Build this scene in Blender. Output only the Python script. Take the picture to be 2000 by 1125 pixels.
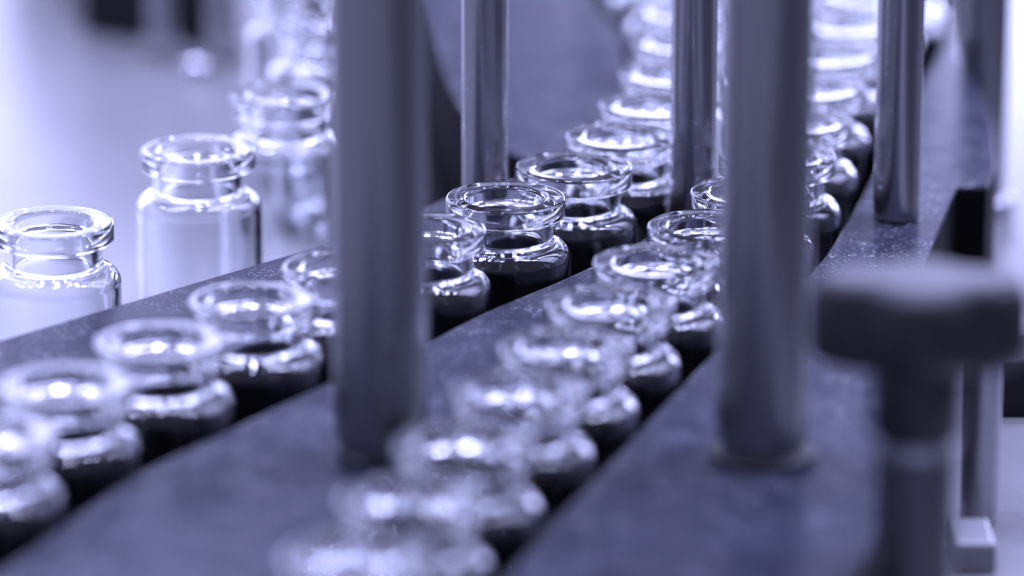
import bpy, bmesh, math, random
from mathutils import Vector, Matrix

random.seed(7)
for o in list(bpy.data.objects):
    bpy.data.objects.remove(o)
SC = bpy.context.scene
COL = SC.collection

# ------------------------------------------------------------------ camera
FPX = 9000.0                      # focal length in pixels of the 2000 x 1125 frame
PITCH = math.radians(17.0)
RIM_Z = 0.040                     # height of the vial mouths above the track bed
PLATE_Z = 0.0275                  # height of the guide plates
FOCUS = FPX * 0.020 / 235.0       # a 20 mm mouth is 235 px wide in the sharp vial
FWD = Vector((0, math.cos(PITCH), -math.sin(PITCH)))
RGT = Vector((1, 0, 0))
UPV = RGT.cross(FWD)
CAM = Vector((0, 0, RIM_Z)) - (FWD * FPX + RGT * (987 - 1000) + UPV * (562.5 - 383)) / FPX * FOCUS


def at(x, y, z):
    """point on the horizontal plane of height z seen at a photo pixel"""
    d = FWD * FPX + RGT * (x - 1000) + UPV * (562.5 - y)
    return CAM + d * ((z - CAM.z) / d.z)


def at_depth(x, y, depth):
    d = FWD * FPX + RGT * (x - 1000) + UPV * (562.5 - y)
    return CAM + d * (depth / FPX)


cd = bpy.data.cameras.new('camera')
cam = bpy.data.objects.new('camera', cd)
COL.objects.link(cam)
cam.location = CAM
cam.rotation_euler = (math.radians(90) - PITCH, 0, 0)
cd.sensor_width = 36.0
cd.lens = 36.0 * FPX / 2000.0
cd.clip_start = 0.02
cd.clip_end = 50
cd.dof.use_dof = True
cd.dof.focus_distance = FOCUS
cd.dof.aperture_fstop = 7.8
SC.camera = cam

# ------------------------------------------------------------------ world, lamps, exposure
w = bpy.data.worlds.new('world')
SC.world = w
w.use_nodes = True
bg = w.node_tree.nodes['Background']
bg.inputs[0].default_value = (0.56, 0.58, 1.0, 1)
bg.inputs[1].default_value = 0.42

LAMP_COL = (0.54, 0.56, 1.0)


def lamp(loc, size, power, shape='DISK', sy=None, target=None):
    ld = bpy.data.lights.new('lamp_or_light_panel', 'AREA')
    ld.shape = shape
    ld.size = size
    if sy:
        ld.size_y = sy
    ld.energy = power
    ld.color = LAMP_COL
    o = bpy.data.objects.new('lamp_or_light_panel', ld)
    COL.objects.link(o)
    o.location = loc
    if target is not None:
        o.rotation_euler = (Vector(target) - Vector(loc)).to_track_quat('-Z', 'Y').to_euler()
    return o


# two rows of ceiling lamps over the filling line
for i in range(-3, 4):
    for j in range(0, 2):
        lamp((i * 0.50 - 0.1, j * 0.85 + 0.1, 2.3), 0.11, 15.0, 'RECTANGLE', 0.22)
# unseen light panels added at the far end of the room: tall on the left, a low band on the right
lamp((-1.70, 2.6, 0.95), 3.0, 88, 'RECTANGLE', 1.9, (-1.70, 0.0, 0.95))
lamp((1.04, 2.6, 0.285), 1.92, 46, 'RECTANGLE', 0.55, (1.04, 0.0, 0.285))
# unseen soft light panel at the upper right, whitening the vial shoulders
lamp((1.7, 0.7, 1.4), 1.5, 42, 'RECTANGLE', 1.4, (0.0, 0.0, 0.1))

SC.view_settings.view_transform = 'Standard'
SC.view_settings.look = 'None'
SC.view_settings.gamma = 1.0
SC.view_settings.use_curve_mapping = False
SC.view_settings.exposure = 0.0
SC.cycles.max_bounces = 15
SC.cycles.transmission_bounces = 15
SC.cycles.glossy_bounces = 12
SC.cycles.diffuse_bounces = 3
SC.cycles.adaptive_threshold = 0.035
SC.cycles.sample_clamp_indirect = 220.0


# ------------------------------------------------------------------ materials
def mat(name):
    m = bpy.data.materials.new(name)
    m.use_nodes = True
    nt = m.node_tree
    return m, nt, nt.nodes['Principled BSDF']


def surf(name, base, rough, metal=0.0, var=0.12, scale=120.0, spec=0.5, glint_fleck=None, bump=0.0, stretch=None):
    """grey machine surface: noise in colour and gloss, optional pale flecks painted in as metal glints"""
    m, nt, p = mat(name)
    N, L = nt.nodes, nt.links
    tc = N.new('ShaderNodeTexCoord')
    mp = N.new('ShaderNodeMapping')
    L.new(tc.outputs['Object'], mp.inputs[0])
    if stretch:
        mp.inputs['Scale'].default_value = stretch
    nz = N.new('ShaderNodeTexNoise')
    nz.inputs['Scale'].default_value = scale
    nz.inputs['Detail'].default_value = 5
    L.new(mp.outputs[0], nz.inputs['Vector'])
    cr = N.new('ShaderNodeMix')
    cr.data_type = 'RGBA'
    a = tuple(c * (1 - var) for c in base) + (1,)
    b = tuple(min(1, c * (1 + var)) for c in base) + (1,)
    cr.inputs[6].default_value = a
    cr.inputs[7].default_value = b
    L.new(nz.outputs['Fac'], cr.inputs[0])
    col = cr.outputs[2]
    if glint_fleck:
        sc_, thr, sc_col, amt = glint_fleck
        n2 = N.new('ShaderNodeTexNoise')
        n2.inputs['Scale'].default_value = sc_
        n2.inputs['Detail'].default_value = 2
        n2.inputs['Roughness'].default_value = 0.6
        L.new(tc.outputs['Object'], n2.inputs['Vector'])
        r2 = N.new('ShaderNodeMapRange')
        r2.inputs[1].default_value = thr
        r2.inputs[2].default_value = thr + 0.07
        L.new(n2.outputs['Fac'], r2.inputs[0])
        n3 = N.new('ShaderNodeTexNoise')
        n3.inputs['Scale'].default_value = sc_ * 0.09
        L.new(tc.outputs['Object'], n3.inputs['Vector'])
        r3 = N.new('ShaderNodeMapRange')
        r3.inputs[1].default_value = 0.36
        r3.inputs[2].default_value = 0.62
        r3.inputs[4].default_value = amt
        L.new(n3.outputs['Fac'], r3.inputs[0])
        mu = N.new('ShaderNodeMath')
        mu.operation = 'MULTIPLY'
        L.new(r2.outputs[0], mu.inputs[0])
        L.new(r3.outputs[0], mu.inputs[1])
        mx = N.new('ShaderNodeMix')
        mx.data_type = 'RGBA'
        mx.inputs[7].default_value = tuple(sc_col) + (1,)
        L.new(mu.outputs[0], mx.inputs[0])
        L.new(col, mx.inputs[6])
        col = mx.outputs[2]
    L.new(col, p.inputs['Base Color'])
    rr = N.new('ShaderNodeMapRange')
    rr.inputs[3].default_value = max(0.02, rough - 0.07)
    rr.inputs[4].default_value = min(1, rough + 0.07)
    L.new(nz.outputs['Fac'], rr.inputs[0])
    L.new(rr.outputs[0], p.inputs['Roughness'])
    p.inputs['Metallic'].default_value = metal
    p.inputs['Specular IOR Level'].default_value = spec
    if bump:
        bp = N.new('ShaderNodeBump')
        bp.inputs['Strength'].default_value = bump
        bp.inputs['Distance'].default_value = 0.0002
        L.new(nz.outputs['Fac'], bp.inputs['Height'])
        L.new(bp.outputs[0], p.inputs['Normal'])
    return m


def glass_mat():
    m = bpy.data.materials.new('clear_glass')
    m.use_nodes = True
    nt = m.node_tree
    nt.nodes.remove(nt.nodes['Principled BSDF'])
    out = nt.nodes['Material Output']
    g = nt.nodes.new('ShaderNodeBsdfGlass')
    g.inputs['IOR'].default_value = 1.5
    g.inputs['Roughness'].default_value = 0.05
    g.inputs['Color'].default_value = (0.985, 0.99, 0.995, 1)
    tc = nt.nodes.new('ShaderNodeTexCoord')
    nz = nt.nodes.new('ShaderNodeTexNoise')
    nz.inputs['Scale'].default_value = 160
    nz.inputs['Detail'].default_value = 1
    bp = nt.nodes.new('ShaderNodeBump')
    bp.inputs['Strength'].default_value = 0.12
    bp.inputs['Distance'].default_value = 0.0005
    nt.links.new(tc.outputs['Object'], nz.inputs['Vector'])
    nt.links.new(nz.outputs['Fac'], bp.inputs['Height'])
    nt.links.new(bp.outputs[0], g.inputs['Normal'])
    nt.links.new(g.outputs[0], out.inputs['Surface'])
    return m


GLASS = glass_mat()
PLATE = surf('grey_guide_plate', (0.023, 0.025, 0.039), 0.31, 0.0, 0.16, 60, 0.045,
             glint_fleck=(2200, 0.60, (0.42, 0.42, 0.46), 1.0))
BED = surf('black_track_bed', (0.005, 0.005, 0.006), 0.6, 0, 0.3, 90, 0.05)
REFLECT_SLAB = surf('grey_reflection_slab', (0.19, 0.19, 0.195), 0.5, 0, 0.1, 30, 0.4)
TABLE = surf('white_work_surface', (0.20, 0.20, 0.205), 0.26, 0, 0.03, 14, 0.25)
POLE = surf('brushed_dark_steel', (0.30, 0.30, 0.31), 0.31, 0.95, 0.1, 260, 0.5, stretch=(1, 1, 0.08))
ROD = surf('brushed_steel_rod', (0.38, 0.37, 0.39), 0.22, 0.96, 0.12, 300, 0.5, stretch=(1, 1, 0.08))
BLACK = surf('black_plastic', (0.022, 0.022, 0.024), 0.42, 0, 0.2, 200, 0.45)
DARK = surf('dark_machine_paint', (0.012, 0.012, 0.016), 0.5, 0, 0.2, 60, 0.3)
LIT_TOP = surf('lit_knob_top', (0.11, 0.11, 0.115), 0.4, 0, 0.1, 200, 0.5)  # paler than the black grip, for the light on its top
WHITE = surf('bright_white_plastic', (0.75, 0.75, 0.76), 0.3, 0, 0.03, 40, 0.5)
DPOST = surf('dark_post_steel', (0.11, 0.11, 0.12), 0.4, 0.7, 0.1, 200, 0.5, stretch=(1, 1, 0.08))
PALE = surf('pale_machine_plastic', (0.26, 0.26, 0.27), 0.3, 0, 0.04, 40, 0.5)
STEEL = surf('polished_steel', (0.62, 0.62, 0.65), 0.18, 1.0, 0.06, 60, 0.5, stretch=(1, 1, 0.1))
GREYP = surf('grey_post_steel', (0.42, 0.42, 0.45), 0.35, 0.8, 0.1, 200, 0.5, stretch=(1, 1, 0.08))


# ------------------------------------------------------------------ helpers
def link(name, me, m, parent=None, loc=None):
    o = bpy.data.objects.new(name, me)
    COL.objects.link(o)
    if m is not None and not me.materials:
        me.materials.append(m)
    if parent is not None:
        o.parent = parent
    if loc is not None:
        o.location = loc
    return o


def tag(o, label=None, cat=None, group=None, kind=None):
    if label:
        o['label'] = label
    if cat:
        o['category'] = cat
    if group:
        o['group'] = group
    if kind:
        o['kind'] = kind
    return o


def empty(name, loc):
    o = bpy.data.objects.new(name, None)
    o.empty_display_size = 0.01
    COL.objects.link(o)
    o.location = loc
    return o


def catmull(pts, n=8):
    out = []
    P = [pts[0] + (pts[0] - pts[1])] + list(pts) + [pts[-1] + (pts[-1] - pts[-2])]
    for i in range(1, len(P) - 2):
        a, b, c, d = P[i - 1:i + 3]
        for k in range(n):
            t = k / n
            out.append(0.5 * ((2 * b) + (c - a) * t + (2 * a - 5 * b + 4 * c - d) * t * t
                              + (3 * b - a - 3 * c + d) * t ** 3))
    out.append(pts[-1].copy())
    return out


def offset(curve, dist):
    """plan offset to the right of the travel direction"""
    out = []
    for i, p in enumerate(curve):
        a = curve[max(0, i - 1)]
        b = curve[min(len(curve) - 1, i + 1)]
        t = (b - a)
        t.z = 0
        t.normalize()
        out.append(p + Vector((t.y, -t.x, 0)) * dist)
    return out


def slab(name, poly, z0, z1, m, parent=None, bev=0.0004):
    """polygon in plan extruded from z0 up to z1, top edge chamfered"""
    bm = bmesh.new()
    c = Vector((sum(p.x for p in poly) / len(poly), sum(p.y for p in poly) / len(poly), 0))
    top = [bm.verts.new((p.x - c.x, p.y - c.y, z1)) for p in poly]
    bot = [bm.verts.new((p.x - c.x, p.y - c.y, z0)) for p in poly]
    n = len(poly)
    ft = bm.faces.new(top)
    bm.faces.new(list(reversed(bot)))
    for i in range(n):
        bm.faces.new((top[i], bot[i], bot[(i + 1) % n], top[(i + 1) % n]))
    bmesh.ops.recalc_face_normals(bm, faces=bm.faces)
    if bev:
        es = [e for e in bm.edges if all(abs(v.co.z - z1) < 1e-9 for v in e.verts)]
        bmesh.ops.bevel(bm, geom=es, offset=bev, segments=2, profile=0.6, affect='EDGES')
    me = bpy.data.meshes.new(name)
    bm.to_mesh(me)
    bm.free()
    return link(name, me, m, parent, (c.x, c.y, 0))


def plate(name, poly, label):
    """guide plate: sides blackened for shade as a separate core with a grey top sheet"""
    c = Vector((sum(p.x for p in poly) / len(poly), sum(p.y for p in poly) / len(poly), 0))
    t = empty(name, c)
    tag(t, label, 'plate')
    loc = [p - c for p in poly]
    slab('shaded_core', loc, 0.0, PLATE_Z - 0.0008, BED, t, 0)
    slab('top_sheet', loc, PLATE_Z - 0.0008, PLATE_Z, PLATE, t, 0.0003)
    return t


def lathe_mesh(name, prof, seg=64, smooth=True, ang=None, cap=True):
    """surface of revolution; prof = list of (r, z) from bottom to top"""
    vs, fs = [], []
    rings = []
    for r, z in prof:
        if r < 1e-9:
            rings.append([len(vs)])
            vs.append((0, 0, z))
        else:
            rings.append(list(range(len(vs), len(vs) + seg)))
            vs += [(r * math.cos(2 * math.pi * k / seg), r * math.sin(2 * math.pi * k / seg), z) for k in range(seg)]
    for a, b in zip(rings, rings[1:]):
        for k in range(seg):
            k2 = (k + 1) % seg
            if len(a) == 1 and len(b) == 1:
                continue
            if len(a) == 1:
                fs.append((a[0], b[k2], b[k]))
            elif len(b) == 1:
                fs.append((a[k], a[k2], b[0]))
            else:
                fs.append((a[k], a[k2], b[k2], b[k]))
    me = bpy.data.meshes.new(name)
    me.from_pydata(vs, [], fs)
    if smooth:
        me.polygons.foreach_set('use_smooth', [True] * len(me.polygons))
        if ang:
            me.set_sharp_from_angle(angle=math.radians(ang))
    me.update()
    return me


def arc(cx, cz, r, a0, a1, n):
    return [(cx + r * math.cos(math.radians(a0 + (a1 - a0) * k / n)),
             cz + r * math.sin(math.radians(a0 + (a1 - a0) * k / n))) for k in range(n + 1)]


# ------------------------------------------------------------------ the two vial rows in plan (pixel of each mouth centre)
SP = 0.0222


def spaced(pts, start):
    """keep neighbours at least one vial diameter apart, working outwards from a well seen vial"""
    P = [p.copy() for p in pts]
    for rng in (range(start + 1, len(P)), range(start - 1, -1, -1)):
        for i in rng:
            j = i - 1 if rng.step > 0 else i + 1
            d = pts[i] - pts[j]
            P[i] = P[j] + d.normalized() * max(SP, min(d.length, 0.0245))
    return P


MID_PX = [(-42, 855), (116, 753), (305, 668), (492, 585), (671, 520), (829, 445), (987, 383), (1117, 325),
          (1201, 272), (1262, 213), (1300, 152), (1322, 92), (1326, 32), (1312, -24), (1278, -76), (1222, -122)]
FRONT_PX = [(600, 1200), (700, 1085), (805, 970), (910, 860), (1020, 755), (1110, 670), (1198, 585), (1286, 505),
            (1384, 439), (1460, 375), (1515, 305), (1551, 238), (1580, 172), (1612, 110), (1650, 50), (1694, -8), (1744, -62)]
mid = spaced([at(x, y, RIM_Z) for x, y in MID_PX], 6)
front = spaced([at(x, y, RIM_Z) for x, y in FRONT_PX], 8)


def seen(p):
    """does any of a vial standing at p reach into the frame"""
    ok = False
    for dx, dy, dz in ((0, 0.01, RIM_Z), (0.011, 0, 0.028), (-0.011, 0, 0.028), (0, -0.011, 0.0)):
        v = Vector((p.x + dx, p.y + dy, dz)) - CAM
        x, y = 1000 + FPX * v.dot(RGT) / v.dot(FWD), 562.5 - FPX * v.dot(UPV) / v.dot(FWD)
        ok = ok or (-30 < x < 2030 and -30 < y < 1155)
    return ok


def ground(pts):
    return [Vector((p.x, p.y, 0)) for p in pts]


mid_g, front_g = ground(mid), ground(front)
mid_c = catmull([mid_g[0] * 2 - mid_g[1]] + mid_g)
front_c = catmull([front_g[0] * 2 - front_g[1]] + front_g)
GAP = 0.0116


def px(lst, z=PLATE_Z):
    return [at(x, y, z) for x, y in lst]


# ------------------------------------------------------------------ setting: white work surface, black bed under the tracks
fl = slab('floor', [Vector((-0.9, -0.12, 0)), Vector((0.15, -0.12, 0)), Vector((0.15, 1.9, 0)), Vector((-0.9, 1.9, 0))],
          -0.03, -0.001, TABLE, None, 0)
tag(fl, 'white glossy work surface under the filling line', None, None, 'structure')
ap = slab('floor', [Vector((-0.9, -0.9, 0)), Vector((0.15, -0.9, 0)), Vector((0.15, -0.121, 0)), Vector((-0.9, -0.121, 0))],
          -0.03, -0.001, REFLECT_SLAB, None, 0)  # unseen slab added to lighten the pole fronts by reflection
tag(ap, 'unseen grey floor added in front, reflected in the poles', None, None, 'structure')
ap2 = slab('floor', [Vector((0.151, -0.9, 0)), Vector((0.9, -0.9, 0)), Vector((0.9, 1.9, 0)), Vector((0.151, 1.9, 0))],
           -0.03, -0.001, DARK, None, 0)  # unseen slab added to keep the right sides of the poles dark
tag(ap2, 'unseen black floor added on the right, darkening the pole reflections', None, None, 'structure')

rail_back = px([(-420, 790), (-200, 725), (0, 665), (320, 570), (640, 475), (760, 436), (845, 398), (920, 368), (1000, 352), (1075, 338)])
bed_poly = px([(-420, 792), (0, 667), (640, 477), (745, 436)], PLATE_Z)
bed_poly = [Vector((p.x, p.y + 0.0005, 0)) for p in bed_poly]
bed_poly += px([(700, 250), (660, 60), (640, -200), (900, -330), (1500, -330), (1900, -60)], 0)
right_edge = px([(1845, 78), (1868, 98), (1912, 165), (1940, 250), (1945, 330), (1927, 364), (1868, 366), (1832, 450), (1800, 525),
                 (1752, 700), (1736, 860), (1728, 960), (1700, 1060), (1655, 1150), (1560, 1300), (1440, 1440)])
bed_r = [Vector((p.x - 0.002, p.y, 0)) for p in right_edge]
bed_poly += bed_r
bed_poly += px([(300, 1900), (-700, 1500)], 0)
bed = slab('track_bed', bed_poly, -0.001, 0.0, BED, None, 0)
tag(bed, 'matte black bed under the rows of vials between the grey plates', 'track')

# guide plates
rail_front = offset(mid_c, -GAP)
# cut the rail front where the row turns away from it
cut = min(range(len(rail_front)), key=lambda i: (rail_front[i] - Vector((rail_back[-1].x, rail_back[-1].y, 0))).length)
rf = rail_front[:cut]
plate('guide_rail', ground(catmull(rail_back, 4)) + list(reversed(rf)),
      'narrow grey guide rail behind the middle row of vials, white surface behind it')

disc_left = px([(640, -170), (760, -60), (832, 40), (862, 120), (898, 205), (950, 268), (1020, 308), (1090, 322)])
dcut = min(range(len(rail_front)), key=lambda i: (rail_front[i] - Vector((disc_left[-1].x, disc_left[-1].y, 0))).length)
plate('curved_plate', ground(catmull(disc_left, 5)) + rail_front[dcut + 1:],
      'rounded blue-grey plate behind the thin rod, vials bending round its far edge')

# wedge between the two rows
w_left = offset(mid_c, GAP)
w_right = offset(front_c, -GAP)
best = min(((a, b) for a in range(len(w_left)) for b in range(len(w_right))),
           key=lambda ab: abs((w_left[ab[0]] - w_right[ab[1]]).length - 0.0035) + (0 if w_left[ab[0]].x < w_right[ab[1]].x else 1))
wl, wr = w_left[:best[0] + 1], w_right[:best[1] + 1]
plate('wedge_plate', list(wl) + list(reversed(wr)) + ground(px([(250, 1750), (-150, 1450)])),
      'tapering grey guide plate between the two rows, thick dark pole standing on it')

o_in = offset(front_c, GAP)
plate('outer_guide_plate', o_in + ground(px([(1790, 60)])) + ground(right_edge),
      'broad dark grey guide plate on the right with a black notch near the knob')

# bright turntable on which the crowd waits
tt_left = offset(mid_c, -GAP)[11 * 8:]
tt_right = offset(front_c, GAP)[13 * 8:]
TT = 0.0003
tt = slab('turntable', tt_left + ground(px([(1330, -260), (1800, -260)], 0.0)) + list(reversed(tt_right)), 0.0, TT, WHITE, None, 0)
tag(tt, 'bright white turntable under the far crowd of vials', 'turntable')

# ------------------------------------------------------------------ glass vials
def vial_profile():
    """closed wall section: outside bottom centre -> up -> over the lip -> down the bore -> inside bottom centre (mm)"""
    P = [(0, 0.7), (4.0, 0.6), (7.2, 0.25), (8.8, 0.02)]
    P += arc(9.4, 1.6, 1.6, -90, 0, 6)
    P += [(11.0, 6), (11.0, 14), (11.0, 22), (11.0, 27.5)]
    P += arc(8.2, 29.4, 2.8, 0, 72, 9)
    P += [(8.75, 32.25)]
    n_body = len(P)                       # body | neck
    P += arc(8.75, 33.0, 0.75, -100, -180, 4)[1:]
    P += [(8.0, 34.2), (8.0, 35.6)]
    P += arc(8.5, 36.0, 0.5, 180, 100, 3)
    n_neck = len(P)                       # neck | lip
    P += [(9.2, 36.62)]
    P += arc(9.55, 37.1, 0.45, -80, 0, 4)
    P += [(10.0, 38.0)]
    P += arc(9.5, 39.45, 0.5, 0, 85, 5)
    P += [(8.6, 39.98), (7.5, 39.85)]
    P += arc(7.3, 39.0, 0.85, 80, 180, 7)
    n_lip = len(P)                        # lip | bore
    P += [(6.4, 37.5), (6.35, 35.5), (6.35, 33.6)]
    P += arc(7.15, 33.0, 0.8, 180, 250, 4)
    n_bore = len(P)                       # bore | inside of the body
    P += [(7.9, 31.55)]
    P += arc(8.0, 29.5, 1.95, 75, 0, 7)
    P += [(9.95, 27), (9.95, 20), (9.95, 12), (9.95, 4.0)]
    P += arc(8.45, 3.1, 1.5, 0, -90, 5)
    P += [(6.0, 1.75), (3.0, 1.95), (0, 2.05)]
    return P, (n_body, n_neck, n_lip, n_bore)


PROF, CUTS = vial_profile()
PROF = [(r / 1000, z / 1000) for r, z in PROF]


def prof_normals(P):
    out = []
    for i in range(len(P)):
        a, b = P[max(0, i - 1)], P[min(len(P) - 1, i + 1)]
        t = Vector((b[0] - a[0], b[1] - a[1]))
        t.normalize()
        out.append((t.y, -t.x))
    out[0] = (0, -1)
    out[-1] = (0, 1)
    return out


PN = prof_normals(PROF)


def vial_piece(name, ranges, seg=96):
    vs, ns, fs = [], [], []
    for a, b in ranges:                   # inclusive
        rings = []
        for i in range(a, b + 1):
            r, z = PROF[i]
            nr, nz = PN[i]
            if r < 1e-9:
                rings.append([len(vs)])
                vs.append((0, 0, z))
                ns.append((0, 0, nz))
            else:
                rings.append(list(range(len(vs), len(vs) + seg)))
                for k in range(seg):
                    c, s = math.cos(2 * math.pi * k / seg), math.sin(2 * math.pi * k / seg)
                    vs.append((r * c, r * s, z))
                    ns.append((nr * c, nr * s, nz))
        for A, B in zip(rings, rings[1:]):
            for k in range(seg):
                k2 = (k + 1) % seg
                if len(A) == 1:
                    fs.append((A[0], B[k2], B[k]))
                elif len(B) == 1:
                    fs.append((A[k], A[k2], B[0]))
                else:
                    fs.append((A[k], A[k2], B[k2], B[k]))
    me = bpy.data.meshes.new(name)
    me.from_pydata(vs, [], fs)
    me.polygons.foreach_set('use_smooth', [True] * len(me.polygons))
    me.normals_split_custom_set_from_vertices(ns)
    me.materials.append(GLASS)
    me.update()
    return me


nb, nn, nl, no_ = CUTS
LAST = len(PROF) - 1
V_BODY = vial_piece('vial_body', [(0, nb - 1), (no_ - 1, LAST)])
V_NECK = vial_piece('vial_neck', [(nb - 1, nn - 1), (nl - 1, no_ - 1)])
V_LIP = vial_piece('vial_lip', [(nn - 1, nl - 1)])


def vial(p, z, label, group):
    t = empty('glass_vial', (p.x, p.y, z))
    t.rotation_euler.z = random.uniform(0, 6.28)
    tag(t, label, 'vial', group)
    link('body', V_BODY, None, t)
    link('neck', V_NECK, None, t)
    link('lip', V_LIP, None, t)
    return t


MID_LAB = [
    'clear glass vial cut by the left photo edge, nearest of the middle row',
    'blurred clear vial second in the middle row from the left photo edge',
    'blurred clear vial third in the middle row from the left photo edge',
    'clear vial in the middle row, second one left of the thick left pole',
    'clear vial in the middle row half hidden by the thick left pole, left side',
    'clear vial in the middle row peeping out right of the thick left pole',
    'sharpest clear vial, in front of the thin rod in the middle row',
    'sharp clear vial in the middle row right behind the sharpest one',
    'clear vial in the middle row, second one behind the sharpest vial',
    'clear vial in the middle row, third one behind the sharpest vial',
    'clear vial in the middle row, fourth one behind the sharpest vial',
]
FRONT_LAB = [
    'large blurred clear vial at the bottom photo edge, nearest of the front row',
    'large blurred clear vial in the front row, second from its near end',
    'large blurred clear vial in the front row, third from its near end',
    'blurred clear vial in the front row, fourth from its near end',
    'blurred clear vial in the front row, fifth from its near end',
    'blurred clear vial in the front row, sixth from its near end',
    'blurred clear vial in the front row, seventh from its near end',
    'clear vial in the front row just before the one half hidden by the right pole',
    'clear vial in the front row half hidden by the thick right pole',
    'front row vial with only the left edge of its mouth showing beside the right pole',
    'vial with its round shoulder showing right of the thick right pole, lower one',
    'vial with its round shoulder showing right of the thick right pole, upper one',
]
ORD = ['', 'first', 'second', 'third', 'fourth', 'fifth', 'sixth', 'seventh', 'eighth', 'ninth', 'tenth']
occupied = []
for i, p in enumerate(mid):
    if not seen(p):
        continue
    far = i >= len(MID_LAB)
    vial(p, TT if i >= 11 else 0.0, 'blurred clear vial bending round the far rounded plate, %s behind the sharpest vial' % ORD[i - 6] if far else MID_LAB[i],
         'vials bending round the rounded plate' if far else 'vials in the middle row')
    occupied.append(Vector((p.x, p.y, 0)))
for i, p in enumerate(front):
    if not seen(p):
        continue
    far = i >= len(FRONT_LAB)
    vial(p, TT if i >= 13 else 0.0, 'blurred vial at the far crowd right side, %s up beside the thin right rod' % ORD[i - 11] if far else FRONT_LAB[i],
         'vials at the right side of the far crowd' if far else 'vials in the front row')
    occupied.append(Vector((p.x, p.y, 0)))
for p, lab in zip([(103, 432), (386, 290), (557, 183), (632, 42), (585, -28)],
                  ['sharp clear vial standing on the white surface at the left photo edge',
                   'clear vial alone on the white surface, second from the left photo edge',
                   'blurred clear vial on the white surface touching the left side of the thick left pole',
                   'very blurred clear vial on the white surface near the top edge beside the left pole',
                   'very blurred clear vial on the white surface cut by the top photo edge']):
    q = at(p[0], p[1], RIM_Z - 0.001)
    vial(q, -0.001, lab, 'vials on the white surface')

# the crowd waiting at the far end: hexagonal packing between the two rows, behind the wedge tip
tip = wl[-1]
hexs = []
a = mid_g[10]
r_poly = ground(mid[9:]) + ground(px([(1300, -230), (1700, -230)], RIM_Z)) + list(reversed(ground(front[11:])))


def inside(p, poly):
    c = False
    for i in range(len(poly)):
        q, r = poly[i], poly[i - 1]
        if (q.y > p.y) != (r.y > p.y) and p.x < (r.x - q.x) * (p.y - q.y) / (r.y - q.y) + q.x:
            c = not c
    return c


S2 = 0.0226
for row in range(0, 30):
    for k in range(-20, 30):
        p = Vector((front_g[12].x - 0.0113 + (k + 0.5 * (row % 2)) * S2, mid_g[9].y + row * S2 * 0.866, 0))
        if inside(p, r_poly) and seen(p) and all((p - q).length > 0.0221 for q in occupied):
            hexs.append(p)
            occupied.append(p)
hexs = hexs[:70]
for p in hexs:
    vial(p, TT, 'blurred clear vial packed among others in the far crowd between the thin rods', 'vials in the far crowd')


# ------------------------------------------------------------------ poles and rods
def pole(name, foot, r, h, m, label, washer=None, seg=64):
    t = empty(name, (foot.x, foot.y, PLATE_Z))
    tag(t, label, 'pole' if r > 0.005 else 'rod')
    b = 0.0
    if washer:
        wm = lathe_mesh('washer', [(r * 0.6, 0), (washer - 0.0002, 0), (washer, 0.0002), (washer, 0.0008), (washer - 0.0004, 0.0012), (r * 0.6, 0.0012)], seg, True, 30)
        link('foot_washer', wm, BLACK, t)
        b = 0.0012
        gm = lathe_mesh('groove', [(r * 0.6, b), (r - 0.0006, b), (r - 0.0006, b + 0.0014), (r * 0.6, b + 0.0014)], seg, True, 30)
        link('foot_groove', gm, m, t)
        b += 0.0014
    sm = lathe_mesh('shaft', [(0, b), (r - 0.0004, b), (r, b + 0.0004), (r, h - 0.0006), (r - 0.0006, h), (0, h)], seg, True, 30)
    link('shaft', sm, m, t)
    return t


pole('thick_pole', at(744, 882, PLATE_Z), 0.0070, 0.16, POLE, 'thick dark steel pole left of centre standing on the tapering plate', 0.0071)
pole('thick_pole', at(1487, 888, PLATE_Z), 0.0068, 0.16, POLE, 'thick dark steel pole right of centre standing on the broad right plate', 0.0080)
pole('thin_rod', at(948, 420, PLATE_Z), 0.0040, 0.16, ROD, 'thin grey steel rod behind the sharpest vial, left of the others')
pole('thin_rod', at(1353, 424, PLATE_Z), 0.0040, 0.16, ROD, 'thin grey steel rod just left of the thick right pole')
pole('thin_rod', at(1750, 426, PLATE_Z), 0.0040, 0.16, ROD, 'thin grey steel rod on the broad right plate, its foot in view')


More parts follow.
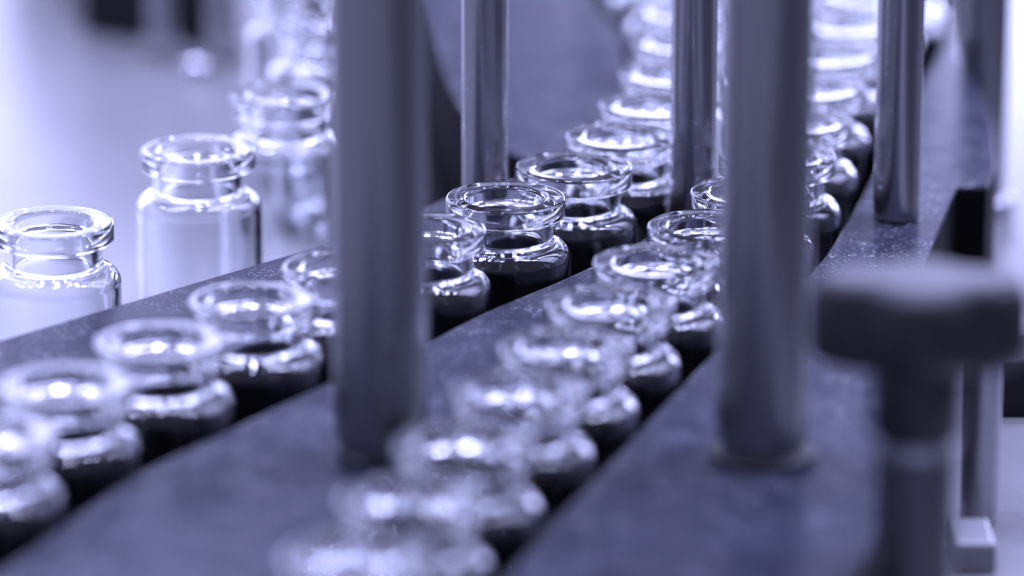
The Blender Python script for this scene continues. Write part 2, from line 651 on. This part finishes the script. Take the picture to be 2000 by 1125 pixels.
# ------------------------------------------------------------------ clamping knob in front on the right
def knob():
    c = at_depth(1795, 628, 0.622)          # middle of the grip
    t = empty('clamping_knob', (c.x, c.y, -0.001))
    tag(t, 'out of focus black wing knob on a dark post in front of the right plate', 'knob')
    zc = c.z + 0.001
    # grip: two rounded wings round a hub, one lobed outline extruded and rounded
    bm = bmesh.new()
    n = 96
    rings = []
    H = 0.0060
    lv = [(-1.0, 0.66), (-0.93, 0.82), (-0.75, 0.93), (-0.4, 1.0), (0.3, 1.0), (0.64, 0.97), (0.86, 0.91), (0.97, 0.84), (1.0, 0.76)]
    for zf, s in lv:
        ring = []
        for k in range(n):
            a = 2 * math.pi * k / n
            ca, sa = math.cos(a), math.sin(a)
            x = (0.0068 + 0.0082 * abs(ca) ** 1.6) * ca
            y = (0.0102 - 0.0016 * ca * ca) * sa
            # lobes: waist between the hub and each wing
            y *= 1 - 0.22 * math.exp(-((abs(x) - 0.0074) / 0.0022) ** 2)
            ring.append(bm.verts.new((x * (1 - (1 - s) * 0.5), y * (1 - (1 - s) * 0.8), zf * H)))
        rings.append(ring)
    for A, B in zip(rings, rings[1:]):
        for k in range(n):
            bm.faces.new((A[k], A[(k + 1) % n], B[(k + 1) % n], B[k]))
    bm.faces.new(list(reversed(rings[0])))
    bm.faces.new(rings[-1])
    bmesh.ops.rotate(bm, verts=bm.verts, cent=(0, 0, 0), matrix=Matrix.Rotation(math.radians(-4), 3, 'Z'))
    me = bpy.data.meshes.new('grip')
    bm.to_mesh(me)
    bm.free()
    me.polygons.foreach_set('use_smooth', [True] * len(me.polygons))
    me.set_sharp_from_angle(angle=math.radians(50))
    link('grip', me, BLACK, t, (0, 0, zc))
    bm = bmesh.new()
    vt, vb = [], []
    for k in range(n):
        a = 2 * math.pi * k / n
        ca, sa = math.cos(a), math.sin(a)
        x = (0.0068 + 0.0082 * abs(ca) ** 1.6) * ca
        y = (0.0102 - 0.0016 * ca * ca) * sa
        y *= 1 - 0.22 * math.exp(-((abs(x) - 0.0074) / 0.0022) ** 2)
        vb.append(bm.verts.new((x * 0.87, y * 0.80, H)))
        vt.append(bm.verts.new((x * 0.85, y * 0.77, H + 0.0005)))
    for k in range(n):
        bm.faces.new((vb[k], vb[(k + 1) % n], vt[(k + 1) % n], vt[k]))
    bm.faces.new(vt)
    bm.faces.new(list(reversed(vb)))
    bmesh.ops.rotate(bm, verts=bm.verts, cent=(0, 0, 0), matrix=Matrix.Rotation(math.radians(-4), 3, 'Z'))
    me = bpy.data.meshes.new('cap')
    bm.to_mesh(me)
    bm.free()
    cp = link('cap', me, LIT_TOP, t, (0, 0, zc))  # thin sheet on the grip, its colour imitating a lit top
    cp['label'] = 'top face of the knob, coloured paler for the light on it'
    hub = lathe_mesh('hub', [(0.0, -0.0162), (0.0056, -0.0162), (0.0060, -0.0156), (0.0062, -0.0058), (0.0060, -0.005), (0, -0.005)], 48, True, 35)
    link('hub', hub, BLACK, t, (0, 0, zc))
    col = lathe_mesh('collar', [(0, -0.0186), (0.0052, -0.0186), (0.0055, -0.0183), (0.0055, -0.0165), (0.0052, -0.0162), (0, -0.0162)], 48, True, 35)
    link('collar', col, GREYP, t, (0, 0, zc))
    post = lathe_mesh('post', [(0, 0), (0.0054, 0), (0.0054, zc - 0.0186), (0, zc - 0.0186)], 48, True, 35)
    link('post', post, DPOST, t)


knob()

# ------------------------------------------------------------------ things behind the knob on the right
def simple_lathe(name, loc, prof, m, label, cat, seg=48):
    me = lathe_mesh(name, prof, seg, True, 35)
    o = link(name, me, m, None, loc)
    return tag(o, label, cat)


g = at(1912, 1010, 0.0)
gp = empty('grey_post', (g.x, g.y, -0.001))
tag(gp, 'blurred grey post with a pale ring, right behind the black knob', 'post')
link('shaft', lathe_mesh('shaft', [(0, 0), (0.0030, 0), (0.0030, 0.034), (0.0026, 0.0344), (0, 0.0344)], 40, True, 35), GREYP, gp)
link('ring', lathe_mesh('ring', [(0.003, 0.0288), (0.0078, 0.0288), (0.0084, 0.0294), (0.0084, 0.0334), (0.0078, 0.034), (0.003, 0.034)], 48, True, 35), PALE, gp)

a0, a1 = at(1958, 815, -0.001), at(2060, 815, -0.001)
drk = slab('dark_housing', [a0, a1, a1 + Vector((0, 0.02, 0)), a0 + Vector((0.001, 0.02, 0))], -0.001, 0.010, DARK, None, 0.002)
tag(drk, 'blurred dark housing cut by the right photo edge, behind the pale ring', 'housing')

a0, a1 = at(1868, 1062, 0.004), at(1945, 1062, 0.004)
blk = slab('plastic_block', [a0, a1, a1 + Vector((0, 0.012, 0)), a0 + Vector((0, 0.012, 0))], -0.001, 0.004, PALE, None, 0.0006)
tag(blk, 'small blurred white block low at the right beside the knob post', 'block')

# grey column at the upper right, behind the rounded end of the broad plate
g = at(1914, 415, -0.001)
colm = empty('steel_column', (g.x, g.y, -0.001))
tag(colm, 'blurred grey round column at the upper right, behind the broad plate', 'column')
link('shaft', lathe_mesh('shaft', [(0, 0.004), (0.0046, 0.004), (0.0046, 0.09), (0, 0.09)], 56, True, 35), POLE, colm)
link('foot', lathe_mesh('foot', [(0, 0), (0.0066, 0), (0.0066, 0.0034), (0.006, 0.004), (0, 0.004)], 56, True, 35), GREYP, colm)

# ------------------------------------------------------------------ far machine at the upper left
def far_post(x, y, r, label):
    p = at(x, y, -0.001)
    t = empty('support_post', (p.x, p.y, -0.001))
    tag(t, label, 'post')
    link('shaft', lathe_mesh('shaft', [(0, 0.004), (r, 0.004), (r, 0.09), (0, 0.09)], 40, True, 35), GREYP, t)
    link('foot', lathe_mesh('foot', [(0, 0), (r * 1.7, 0), (r * 1.7, 0.003), (r * 1.5, 0.004), (0, 0.004)], 40, True, 35), PALE, t)


far_post(316, 112, 0.0030, 'very blurred grey post at the upper left, in front of the dark block')
far_post(443, 118, 0.0026, 'very blurred grey post at the upper left, right of the dark block')
b0, b1 = at(165, 55, 0.0), at(405, 88, 0.0)
far = slab('machine_base', [b0, b1, b1 + Vector((0.0, 0.10, 0)), b0 + Vector((-0.03, 0.12, 0))], -0.001, 0.05, DARK, None, 0.004)
tag(far, 'very blurred black machine base at the top left corner', 'machine')
p = at(384, 152, -0.001)
bolt = empty('dome_nut', (p.x, p.y, -0.001))
tag(bolt, 'shiny round nut blurred to a pale disc on the white surface at the upper left', 'nut')
link('cap', lathe_mesh('cap', [(0.003, 0.0015)] + [(0.003 * math.cos(math.radians(a)), 0.0015 + 0.003 * math.sin(math.radians(a))) for a in range(10, 90, 10)] + [(0, 0.0045)], 32, True, 60), STEEL, bolt)
link('flange', lathe_mesh('flange', [(0, 0), (0.0042, 0), (0.0042, 0.0012), (0.003, 0.0015), (0, 0.0015)], 32, True, 35), STEEL, bolt)
